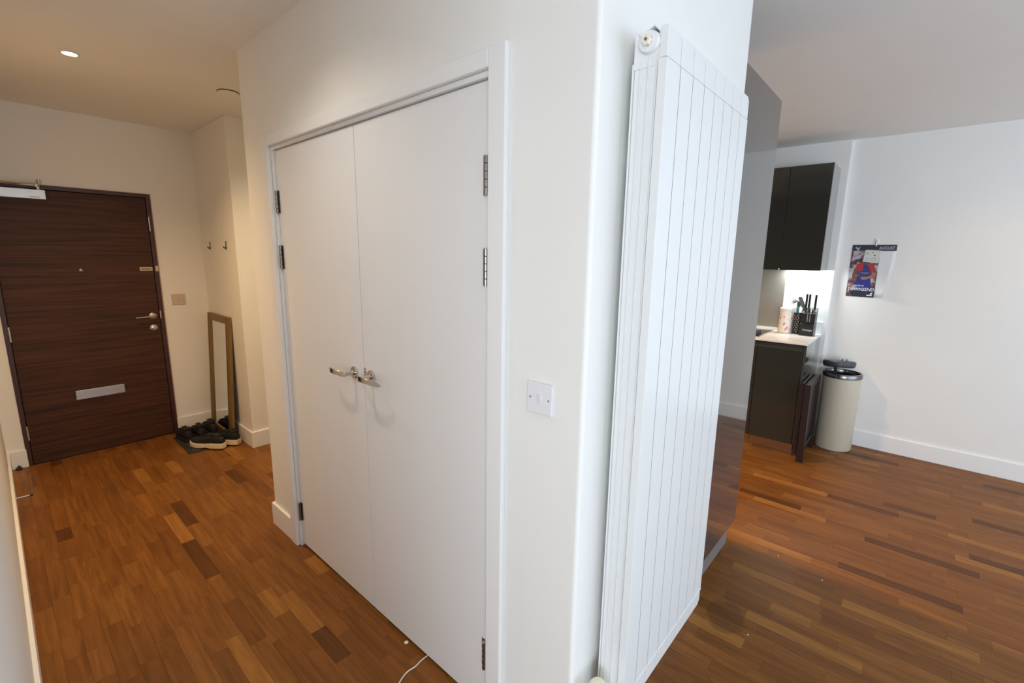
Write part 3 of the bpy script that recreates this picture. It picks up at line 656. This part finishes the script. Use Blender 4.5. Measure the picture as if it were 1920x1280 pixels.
# ---------------------------------------------------------------- wall cabinets
CX = 3.57; CZ0, CZ1 = 1.532, 2.381
def wall_unit(label, y0, y1, end=False):
    t = thing('wall_cabinet', label, 'cabinet', (3.75, (y0+y1)/2, CZ0), group='charcoal gloss wall cabinets')
    MB().box(CX+.020, XK-.001, y0+(.018 if end else .001), y1-.001, CZ0+.012, CZ1-.002).build('carcass', 'gloss_dark_edge', t)
    if end: MB().box(CX+.019, XK-.001, y0, y0+.018, CZ0, CZ1).build('end_panel', 'gloss_grey', t, bevel=.001)
    MB().box(CX, CX+.018, y0+.0005, y1-.0015, CZ0, CZ1).build('door', 'gloss_dark', t, bevel=.001)
    return t
wall_unit('charcoal gloss wall cabinet at the near end with its grey side showing', .025, .328, True)
wall_unit('charcoal gloss wall cabinet above the hob, half hidden by the tall unit', .330, .93)
wall_unit('charcoal gloss wall cabinet furthest into the kitchen', .932, 2.02)
ul = MB().box(XK-.06, XK-.035, .06, .31, CZ0+.001, CZ0+.011).build('strip_light', 'glow_cool', label='slim strip light under the near wall cabinet', category='light')
area('strip_light_beam', (3.86, .18, CZ0-.003), (.25, 0, -1), .26, .05, 6.5, (.88, .98, 1))

# ---------------------------------------------------------------- worktop items
kb = thing('knife_block', 'black slanted knife block holding black-handled knives on the worktop', 'knife block', (3.79, .095, WT1))
kx0, kx1, ky0, ky1 = 3.725, 3.855, .040, .148
MB().prism([(kx0, WT1+.001), (kx1, WT1+.001), (kx1, 1.205), (kx0+.055, 1.165), (kx0+.02, 1.16), (kx0+.02, 1.075), (kx0, 1.07)], ky0, ky1, axis=1).build('block', 'black', kb, bevel=.002)
text_mesh('Prestige', .022, (kx0-.0006, .122, 1.008), (0, -1, 0), (0, 0, 1), 'lettering', 'ink_white', kb, shear=.2)
for (xx, yy, zt, rr_) in ((3.80, .128, 1.325, .0085), (3.80, .106, 1.325, .0085), (3.80, .060, 1.322, .0085), (3.765, .118, 1.205, .007), (3.765, .092, 1.20, .007), (3.765, .068, 1.195, .007)):
    n_ = thing('kitchen_knife', 'x', 'knife', (xx, yy, 1.15))
    top = zt > 1.3
    n_['label'] = {(.128): 'leftmost tall black knife handle standing in the knife block', (.106): 'second tall black knife handle from the left in the knife block', (.060): 'tall black knife handle at the right of the knife block', (.118): 'left short black knife in the front row of the block', (.092): 'middle short black knife in the front row of the block', (.068): 'right short black knife in the front row of the block'}[yy]
    n_['group'] = 'knives in the black block'
    z0 = 1.185 if top else 1.155
    MB().box(xx-.005, xx+.005, yy-rr_, yy+rr_, z0+.02, zt).build('handle', 'black', n_, bevel=.003)
    MB().box(xx-.0045, xx+.0045, yy-rr_-.0008, yy+rr_+.0008, z0+.004, z0+.022).build('bolster', 'chrome', n_, bevel=.001)
    MB().box(xx-.001, xx+.001, yy-rr_*.9, yy+rr_*.9, z0-.06, z0+.006).build('blade', 'steel', n_)
# small front knives' cream rivet lines on the block face
for yy in (.098, .080):
    MB().box(kx0+.0185, kx0+.0205, yy-.002, yy+.002, 1.085, 1.155).build('slot_trim', 'pale_metal', kb)
jar = thing('floral_jar', 'tall white jar with faded pink floral print on the worktop', 'jar', (3.79, .272, WT1))
MB().lathe([(.052, 0), (.056, .004), (.053, .02), (.050, .19), (.050, .196)], (3.79, .272, WT1+.001), (0, 0, 1), 28).build('body', 'floral', jar, smooth=True)
MB().lathe([(.0515, .196), (.053, .198), (.053, .222), (.046, .228), (0, .228)], (3.79, .272, WT1), (0, 0, 1), 28).build('lid', 'white_ceramic', jar, smooth=True)
bt = thing('white_bottle', 'white rounded bottle top showing behind the floral jar', 'bottle', (3.87, .235, WT1))
MB().lathe([(.028, 0), (.030, .01), (.030, .22), (.024, .25), (.014, .27), (0, .275)], (3.87, .235, WT1+.001), (0, 0, 1), 20).build('body', 'white_ceramic', bt, smooth=True)
MB().lathe([(.012, .268), (.012, .292), (0, .294)], (3.87, .235, WT1+.001), (0, 0, 1), 14).build('cap', 'white_ceramic', bt, smooth=True)
uh = thing('utensil_holder', 'dark perforated metal utensil holder between jar and knife block', 'utensil holder', (3.82, .180, WT1))
MB().lathe([(.0, .001), (.036, .001), (.036, .185), (.0335, .185), (.0335, .004), (0, .004)], (3.82, .180, WT1), (0, 0, 1), 24, False).build('body', 'espresso', uh, smooth=True)
mb = MB()
for j in range(9):
    for k in range(10):
        a = 2*PI*k/10+.3*(j % 2)
        c = Vector((3.82+.0362*math.cos(a), .180+.0362*math.sin(a), WT1+.02+.018*j)); d = Vector((math.cos(a), math.sin(a), 0)); s_ = Vector((-math.sin(a), math.cos(a), 0)); u_ = Vector((0, 0, 1))
        mb.add([c-s_*.004-u_*.005, c+s_*.004-u_*.005, c+s_*.004+u_*.005, c-s_*.004+u_*.005, c-s_*.004-u_*.005+d*.001, c+s_*.004-u_*.005+d*.001, c+s_*.004+u_*.005+d*.001, c-s_*.004+u_*.005+d*.001], [(4, 5, 6, 7), (0, 1, 5, 4), (1, 2, 6, 5), (2, 3, 7, 6), (3, 0, 4, 7)])
o = mb.build('perforations', 'ink_grey', uh); o['kind'] = 'stuff'
t = thing('pasta_server', 'grey clawed pasta server standing in the utensil holder', 'utensil', (3.80, .19, WT1+.01), group='utensils in the metal holder')
MB().tube([(3.815, .185, WT1+.02), (3.81, .20, WT1+.27)], .004, 8).build('handle', 'grey_nylon', t, smooth=True)
mb = MB().lathe([(.004, -.004), (.018, 0), (.024, .008), (.020, .014), (0, .016)], (3.808, .208, WT1+.285), (-.3, .6, .7), 16)
for k in range(6):
    zz = WT1+.262+.010*k; mb.tube([(3.806, .212, zz), (3.802, .235, zz+.004), (3.80, .244, zz-.004)], [.003, .0028, .0015], 6)
mb.build('claw', 'grey_nylon', t, smooth=True)
t = thing('spatula', 'grey flat spatula leaning right in the utensil holder', 'utensil', (3.82, .175, WT1+.01), group='utensils in the metal holder')
MB().tube([(3.825, .176, WT1+.02), (3.82, .150, WT1+.235)], .004, 8).build('handle', 'grey_nylon', t, smooth=True)
MB().prism([(.139, WT1+.215), (.164, WT1+.240), (.198, WT1+.318), (.192, WT1+.330), (.176, WT1+.332), (.166, WT1+.325), (.130, WT1+.240)], 3.812, 3.817, axis=0).build('blade', 'grey_nylon', t, bevel=.0015)
t = thing('teal_spoon', 'teal-handled spoon standing in the utensil holder', 'utensil', (3.815, .19, WT1+.01), group='utensils in the metal holder')
MB().tube([(3.828, .190, WT1+.02), (3.836, .190, WT1+.24)], [.006, .0075], 8).build('handle', 'teal', t, smooth=True)
MB().lathe([(0, -.03), (.012, -.022), (.016, 0), (.012, .022), (0, .03)], (3.837, .190, WT1+.265), (0, .1, 1), 14).build('bowl', 'darkgrey', t, smooth=True)

# ---------------------------------------------------------------- folded table against the cabinet end
ft = thing('folding_table', 'folded dark brown wooden table leaning between cabinet end and bin', 'table', (3.42, -.04, 0))
for xa, xb in ((3.205, 3.25), (3.63, 3.675)):
    MB().prism([(-.078, 0), (-.030, 0), (-.024, .650), (-.070, .650)], xa, xb, axis=0).build('leg', 'espresso', ft, bevel=.002)
for z0, z1 in ((.095, .135), (.612, .652)): MB().box(3.25, 3.63, -.068, -.030, z0, z1).build('rail', 'espresso', ft, bevel=.002)
MB().box(3.25, 3.63, -.054, -.040, .135, .612).build('panel', 'espresso', ft)
MB().prism([(-.024, .06), (-.002, .06), (-.002, .655), (-.020, .655)], 3.215, 3.665, axis=0).build('table_top', 'espresso', ft, bevel=.002)

# ---------------------------------------------------------------- waste bin
bx, by, br = 3.80, -.205, .138
wb = thing('waste_bin', 'cream cylindrical waste bin with its black lid raised by the right wall', 'bin', (bx, by, 0))
MB().lathe([(.0, .002), (br-.006, .002), (br-.001, .010), (br-.001, .640), (br-.006, .640), (br-.006, .012), (0, .012)], (bx, by, 0), (0, 0, 1), 48, False).build('body', 'bin', wb, smooth=True)
MB().lathe([(br-.001, .636), (br+.004, .640), (br+.005, .668), (br-.001, .678), (br-.012, .678), (br-.016, .668), (br-.016, .640), (br-.001, .636)], (bx, by, 0), (0, 0, 1), 48, False).build('rim', 'dark_steel', wb, smooth=True)
MB().lathe([(br-.007, .55), (br-.007, .641), (br-.015, .660)], (bx, by, 0), (0, 0, 1), 40, False).build('liner', 'black', wb, smooth=True)
lx = Vector((.20, .03, 1)).normalized()
MB().lathe([(0, 0), (.104, 0), (.114, .006), (.120, .026), (.119, .046), (.112, .054), (.09, .056), (0, .057)], (bx+.022, by+.035, .712), (.12, .05, 1), 44, False).build('lid', 'darkgrey', wb, smooth=True)
MB().box(bx+.0, bx+.012, by+.012, by+.020, .755, .79).box(bx+.0, bx+.012, by-.018, by-.010, .755, .79).box(bx-.01, bx+.016, by-.010, by+.012, .75, .768).build('lid_catch', 'darkgrey', wb, bevel=.002)
MB().tube([(bx+.10, by+.06, .655), (bx+.115, by+.07, .70), (bx+.09, by+.06, .735)], .012, 10).build('lid_hinge', 'black', wb, smooth=True)

# ---------------------------------------------------------------- wall calendar
cal = thing('wall_calendar', 'football wall calendar page for August clipped to the right wall', 'calendar', (XR, -.275, 1.31))
cy0, cy1, cz0, cz1 = -.128, -.424, 1.315, 1.752
cm = -.322
def sheet(name, m, pts, off, thick=.0006):
    """flat printed area: pts are (y, z) on the wall calendar, raised by off from the wall"""
    MB().prism(pts, XR-off-thick, XR-off, axis=0).build(name, m, cal)
# backing page, curling off the wall at its lower right corner
n, k_ = 12, 10; vs = []; fs = []
def curl(i, j):
    y = cy0+(cy1-cy0)*i/n; z = cz1+(cz0-cz1)*j/k_
    t = max(0, (i/n-.66)/.34)*max(0, (j/k_-.25)/.75)
    return y+.045*t**1.3, z+.008*t, .0015+.030*t**1.4
for j in range(k_+1):
    for i in range(n+1):
        y, z, d = curl(i, j); vs.append((XR-d, y, z))
w = n+1
for j in range(k_):
    for i in range(n): fs.append((j*w+i, j*w+i+1, (j+1)*w+i+1, (j+1)*w+i))
pg = MB().add(vs, fs).build('page', 'paper', cal, smooth=True)
sd = pg.modifiers.new('thick', 'SOLIDIFY'); sd.thickness = .0008; sd.offset = 0
sheet('header_band', 'navy', [(cy0, 1.702), (cy1, 1.702), (cy1, cz1), (cy0, cz1)], .0024)
sheet('photo_print', 'crowd', [(cy0, cz0+.002), (cm, cz0-.002), (cm, 1.700), (cy0, 1.700)], .0024)
sheet('photo_foot', 'navy', [(cy0-.045, cz0+.002), (cm, cz0-.001), (cm, cz0+.085), (cy0-.10, cz0+.075), (cy0-.02, cz0+.055)], .0032, .0003)
P = lambda u, v: (-.128-.194*(u-8)/46.0, 1.752-.437*(v-29)/96.5)   # page grid in photograph-like steps
def pr(name, m, pts, off): sheet(name, m, [P(*p) for p in pts], off, .0003)
# player: arms, trunk, striped shirt, shorts (page grid: u 8..54 across, v 29..125 down)
pr('print_head', 'p_dark', [(31, 44), (36, 42), (41, 46), (41, 58), (38, 63), (34, 62), (31, 56)], .0034)
pr('print_arm', 'p_skin', [(17, 72), (23, 74), (20, 84), (19, 94), (15, 94), (14, 84)], .0033)
pr('print_arm', 'p_skin2', [(46, 78), (53, 80), (52, 86), (40, 92), (33, 94), (28, 91), (30, 88), (38, 88), (46, 84)], .0040)
pr('print_shirt', 'p_red', [(20, 64), (29, 61), (34, 65), (40, 63), (46, 65), (50, 72), (50, 80), (45, 82), (44, 88), (26, 90), (24, 76), (17, 76)], .0035)
pr('print_shirt_stripe', 'p_blue', [(30, 64), (37, 66), (41, 72), (44, 80), (44, 89), (26, 90), (26, 78), (31, 74)], .0038)
pr('print_shorts', 'p_blueshort', [(23, 88), (44, 88), (47, 108), (36, 112), (24, 108), (20, 100)], .0036)
R_, U_ = (0, -1, 0), (0, 0, 1)
def ct(txt, size, u, v, m='ink_white', **k):
    y, z = P(u, v); return text_mesh(txt, size, (XR-.0046, y, z), R_, U_, 'lettering', m, cal, **k)
text_mesh('AUGUST', .034, (XR-.0036, -.311, 1.714), R_, U_, 'lettering', 'ink_grey', cal, xs=.78, off=.0008)
ct('ANDROS', .019, 18, 106, shear=.15, xs=.95)
ct('TOWNSEND', .036, 9, 114, shear=.1, xs=.90, off=.0004)
ct('MANBETX', .016, 28, 82, m='ink_grey', xs=.75)
# eagle crest, left of the header, and the small foot mark
pr('crest', 'ink_grey', [(14, 32), (17, 35), (21, 32), (20, 36), (19, 40), (21, 42), (16, 42), (17, 38), (13, 35)], .0034)
pr('foot_mark', 'ink_white', [(42, 121), (51, 120.5), (51, 123), (42, 123)], .0040)
pr('foot_mark', 'ink_white', [(48, 118), (51, 116), (51, 119.5), (47, 120)], .0040)
nt = thing('paper_note', 'small white printed card stuck over the calendar picture', 'note', (XR-.006, -.27, 1.60))
MB().prism([(-.222, 1.712), (-.325, 1.705), (-.318, 1.600), (-.212, 1.612)], XR-.0062, XR-.0055, axis=0).build('card', 'p_note', nt)
def nd(m, y, z, r, seg=9): MB().lathe([(r, .0), (r*.9, .0003), (0, .0003)], (XR-.0062, y, z), (-1, 0, 0), seg, False).build('symbol', m, nt)
nd('p_green', -.238, 1.682, .011); nd('p_orange', -.273, 1.690, .007, 6); nd('darkgrey', -.288, 1.664, .007, 5); nd('black', -.314, 1.697, .003)
for zz in (1.643, 1.626):
    for y0, y1 in ((-.226, -.250), (-.262, -.306)): MB().prism([(y0, zz), (y1, zz-.001), (y1, zz-.005), (y0, zz-.004)], XR-.0066, XR-.0062, axis=0).build('note_line', 'ink_grey', nt)
hk = thing('calendar_hook', 'small white adhesive clip above the calendar', 'hook', (XR, -.285, 1.745))
MB().box(XR-.006, XR, -.302, -.276, 1.762, 1.806).build('base', 'trim', hk, bevel=.004)
MB().tube([(XR-.006, -.289, 1.785), (XR-.014, -.287, 1.770), (XR-.012, -.287, 1.745), (XR-.006, -.287, 1.742)], .005, 8).build('hook', 'pale_metal', hk, smooth=True)
